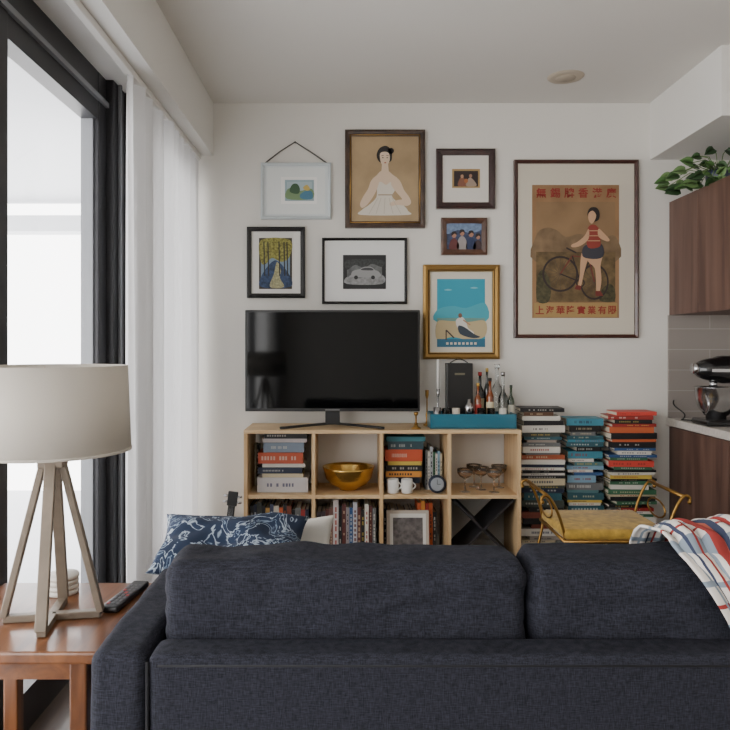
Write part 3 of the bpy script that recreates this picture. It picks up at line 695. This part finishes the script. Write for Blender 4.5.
PT,nt,p=newmat('pillow_ikat');N=nt.nodes;K=nt.links
tc=N.new('ShaderNodeTexCoord'); n1=N.new('ShaderNodeTexNoise'); n1.inputs['Scale'].default_value=13; n1.inputs['Detail'].default_value=3; n1.inputs['Distortion'].default_value=1.6
r=N.new('ShaderNodeValToRGB'); r.color_ramp.interpolation='LINEAR'
e=r.color_ramp.elements; e[0].position=.40; e[0].color=L3((22,36,60)); e[1].position=.47; e[1].color=L3((24,40,66))
for ps,cc in ((.487,(150,164,178)),(.503,(160,172,184)),(.52,(26,42,68)),(.60,(28,46,74)),(.62,(130,148,168)),(.65,(26,42,70))):
    x_=e.new(ps); x_.color=L3(cc)
K.new(tc.outputs['Object'],n1.inputs['Vector']);K.new(n1.outputs['Fac'],r.inputs['Fac']);K.new(r.outputs['Color'],p.inputs['Base Color']);p.inputs['Roughness'].default_value=.9
pillow('throw_pillow',(-.345,2.04,.648),.44,.25,.09,Matrix.Rotation(.02,4,'Y')@Matrix.Rotation(math.radians(-66),4,'X'),PT)
pillow('throw_pillow',(-.255,2.20,.555),.42,.25,.10,Matrix.Rotation(-.03,4,'Y')@Matrix.Rotation(math.radians(-10),4,'X'),pm('pillow_white',(214,210,202),.9,bump=.2))
# blanket
b=B('striped_blanket')
path=[(1.470,.615),(1.464,.65),(1.466,.70),(1.474,.732),(1.495,.76),(1.54,.78),(1.60,.785),(1.65,.779),(1.70,.763),(1.725,.73),(1.73,.66),(1.735,.58),(1.745,.50),(1.80,.475),(1.9,.470)]
SP=[]
for i in range(len(path)-1):
    for k in range(6):
        f=k/6; SP.append((path[i][0]*(1-f)+path[i+1][0]*f,path[i][1]*(1-f)+path[i+1][1]*f))
SP.append(path[-1]); t=bmesh.new(); nu=90; G=[]
for j,(y,z) in enumerate(SP):
    row=[]
    for i in range(nu+1):
        u=i/nu
        sl=max(0,(.785-z))*.62 if y<1.52 else 0.0
        x=.70+sl+(.47-sl)*u
        w=.009*math.sin(u*34+z*6)+.009*noise.noise(Vector((x*14,y*9,z*9)))
        if y<1.52: row.append(t.verts.new((x,y-abs(w),z)))
        elif y<1.7: row.append(t.verts.new((x,y,z+abs(w)*1.6+.024*min(1,u*3))))
        else: row.append(t.verts.new((x,y+abs(w)+.012,z+(.008 if y>1.76 else 0))))
    G.append(row)
cw=C((214,208,200),.9);cr=C((150,48,44),.9);co=C((176,90,70),.9);cn=C((48,56,80),.9);cg=C((126,138,150),.9)
pat=[cw]*3+[cg]+[cw]*2+[cn]+[cw]*2+[cr]*1+[cw]*2+[cg]*2+[cw]*2+[cr]*5+[co]*1+[cn]*2+[cw]*2+[cg]*2+[cr]*3+[cw]*3+[cn]*2+[cw]*3+[cr]*2
for m_ in (cw,cr,co,cn,cg): b.mi(m_)
for j in range(len(G)-1):
    for i in range(nu):
        f=t.faces.new((G[j][i],G[j][i+1],G[j+1][i+1],G[j+1][i])); f.smooth=True
        m_=pat[i%len(pat)]
        if m_ is cw and j%12 in (3,4): m_=cg
        if m_ is cw and j%24==9: m_=cr
        f.material_index=b.mats.index(m_)
me=D.meshes.new('t'); t.to_mesh(me); t.free(); b.bm.from_mesh(me)
o=b.done(); md=o.modifiers.new('s','SOLIDIFY'); md.thickness=.006; md.offset=1

# ---------------- side table
b=B('side_table'); tx0,tx1,ty0,ty1,tz=-.98,-.545,1.53,1.985,.55
b.box(tx0,tx1,ty0,ty1,tz-.028,tz,CHERRY,.006)
CV=wood('cherry_v',(88,52,30),(126,80,48),(16,16,2),.3,.3)
for x in (tx0+.05,tx1-.06):
    for y in (ty0+.045,ty1-.05): b.box(x-.02,x+.02,y-.02,y+.02,0,tz-.028,CV,.005)
    b.box(x-.012,x+.012,ty0+.065,ty1-.07,.40,.435,CHERRY); b.box(x-.012,x+.012,ty0+.065,ty1-.07,.10,.135,CHERRY)
for y in (ty0+.045,ty1-.05): b.box(tx0+.07,tx1-.08,y-.011,y+.011,tz-.075,tz-.028,CHERRY)
b.box(tx0+.07,tx1-.08,ty0+.21,ty0+.235,.105,.13,CHERRY)
b.done()
# lamp
b=B('table_lamp'); lc=Vector((-.728,1.715,tz)); LM=pm('lamp_weathered_wood',(122,110,96),.45,.25,var=.12,vscale=20)
apex=lc+Vector((0,0,.385)); feet=[]
for k in range(4):
    a=math.radians(10)+k*math.pi/2; f=lc+Vector((.112*math.cos(a),.112*math.sin(a),.014)); tp=apex+Vector((.022*math.cos(a),.022*math.sin(a),0)); feet.append(f)
    d=(tp-f); l=d.length; z=d.normalized(); y=Vector((-math.sin(a),math.cos(a),0)); x=y.cross(z)
    M=Matrix(((x.x,y.x,z.x,0),(x.y,y.y,z.y,0),(x.z,y.z,z.z,0),(0,0,0,1))); M=Matrix.Translation((f+tp)/2)@M
    b.box(-.008,.008,-.013,.013,-l/2,l/2,LM,.002,M)
for k in range(2):
    p_=Vector((feet[k].x,feet[k].y,tz+.0095)); q_=Vector((feet[k+2].x,feet[k+2].y,tz+.0095)); b.bar(p_,q_,.022,.017,LM)
b.box(lc.x-.03,lc.x+.03,lc.y-.03,lc.y+.03,tz+.375,tz+.395,LM,.003,Matrix.Translation(lc)@Matrix.Rotation(math.radians(10),4,'Z')@Matrix.Translation(-lc))
b.lathe([(0,.39),(.012,.39),(.012,.44),(.018,.445),(.018,.50),(0,.50)],lc,BRASS,16)
b.ball(lc+Vector((0,0,.54)),.03,WHITE,(1,1,1.3))
lampo=b.done()
SH,nt,p=newmat('lamp_shade_linen');N=nt.nodes;K=nt.links; p.inputs['Base Color'].default_value=L3((200,193,182)); p.inputs['Roughness'].default_value=.9
tl=N.new('ShaderNodeBsdfTranslucent'); tl.inputs['Color'].default_value=L3((214,206,192)); mx=N.new('ShaderNodeMixShader'); mx.inputs[0].default_value=.22
K.new(p.outputs[0],mx.inputs[1]);K.new(tl.outputs[0],mx.inputs[2]);K.new(mx.outputs[0],N['Material Output'].inputs['Surface'])
tc=N.new('ShaderNodeTexCoord'); nz_=N.new('ShaderNodeTexNoise'); nz_.inputs['Scale'].default_value=300; bp=N.new('ShaderNodeBump'); bp.inputs['Strength'].default_value=.25; bp.inputs['Distance'].default_value=.001
K.new(tc.outputs['Object'],nz_.inputs['Vector']);K.new(nz_.outputs['Fac'],bp.inputs['Height']);K.new(bp.outputs['Normal'],p.inputs['Normal'])
b=B('shade'); b.lathe([(.1835,.414),(.184,.414),(.176,.622),(.175,.622),(.182,.415)],lc,SH,64); 
b.lathe([(.1845,.413),(.1855,.413),(.185,.420),(.1845,.420)],lc,SH,64)
for k in range(3):
    a=k*2*math.pi/3; b.tube([lc+Vector((0,0,.60)),lc+Vector((.174*math.cos(a),.174*math.sin(a),.612))],.002,BRASS,6)
b.tube([lc+Vector((0,0,.50)),lc+Vector((0,0,.615))],.004,BRASS,8)
b.done(lampo)
# coasters, remote
b=B('coaster_stack')
for k in range(4): b.lathe([(0,0),(.040,0),(.042,.003),(.042,.009),(.040,.012),(0,.012)],(-.78+.002*math.sin(k*3),1.90,tz+.0005+k*.0135),C((206,200,190),.6),28)
b.done()
b=B('remote_control'); M=Matrix.Translation((-.592,1.85,tz))@Matrix.Rotation(-.12,4,'Z')
b.box(-.023,.023,-.10,.10,.001,.018,BLACK,.006,M,3)
for r_ in range(8):
    for c_ in range(3): b.box(-.015+.012*c_,-.008+.012*c_,-.08+.019*r_,-.07+.019*r_,.018,.0195,C((90,90,94),.5) if (r_+c_)%5 else RC,0,M)
b.done()

# ---------------- lights / world
w=D.worlds.new('World'); SC.world=w; w.use_nodes=True
bg=w.node_tree.nodes['Background']; bg.inputs[0].default_value=(1,.985,.975,1); bg.inputs[1].default_value=8.8
def area(name,loc,rot,sx,sy,e,portal=False,col=(1,1,1)):
    l=D.lights.new(name,'AREA'); l.shape='RECTANGLE'; l.size=sx; l.size_y=sy; l.energy=e; l.color=col
    if portal: l.cycles.is_portal=True
    o=D.objects.new(name,l); SC.collection.objects.link(o); o.location=loc; o.rotation_euler=rot; return o
area('window_portal',(-1.11,.77,1.15),(0,-math.pi/2,0),2.25,6.6,1,True)
# camera
cam=D.cameras.new('camera'); co_=D.objects.new('camera',cam); SC.collection.objects.link(co_)
cam.sensor_width=36; cam.lens=36*700/730; cam.shift_x=15/730; cam.shift_y=-19/730; cam.clip_start=.05
co_.location=(0,0,H); co_.rotation_euler=(math.pi/2,0,0); SC.camera=co_
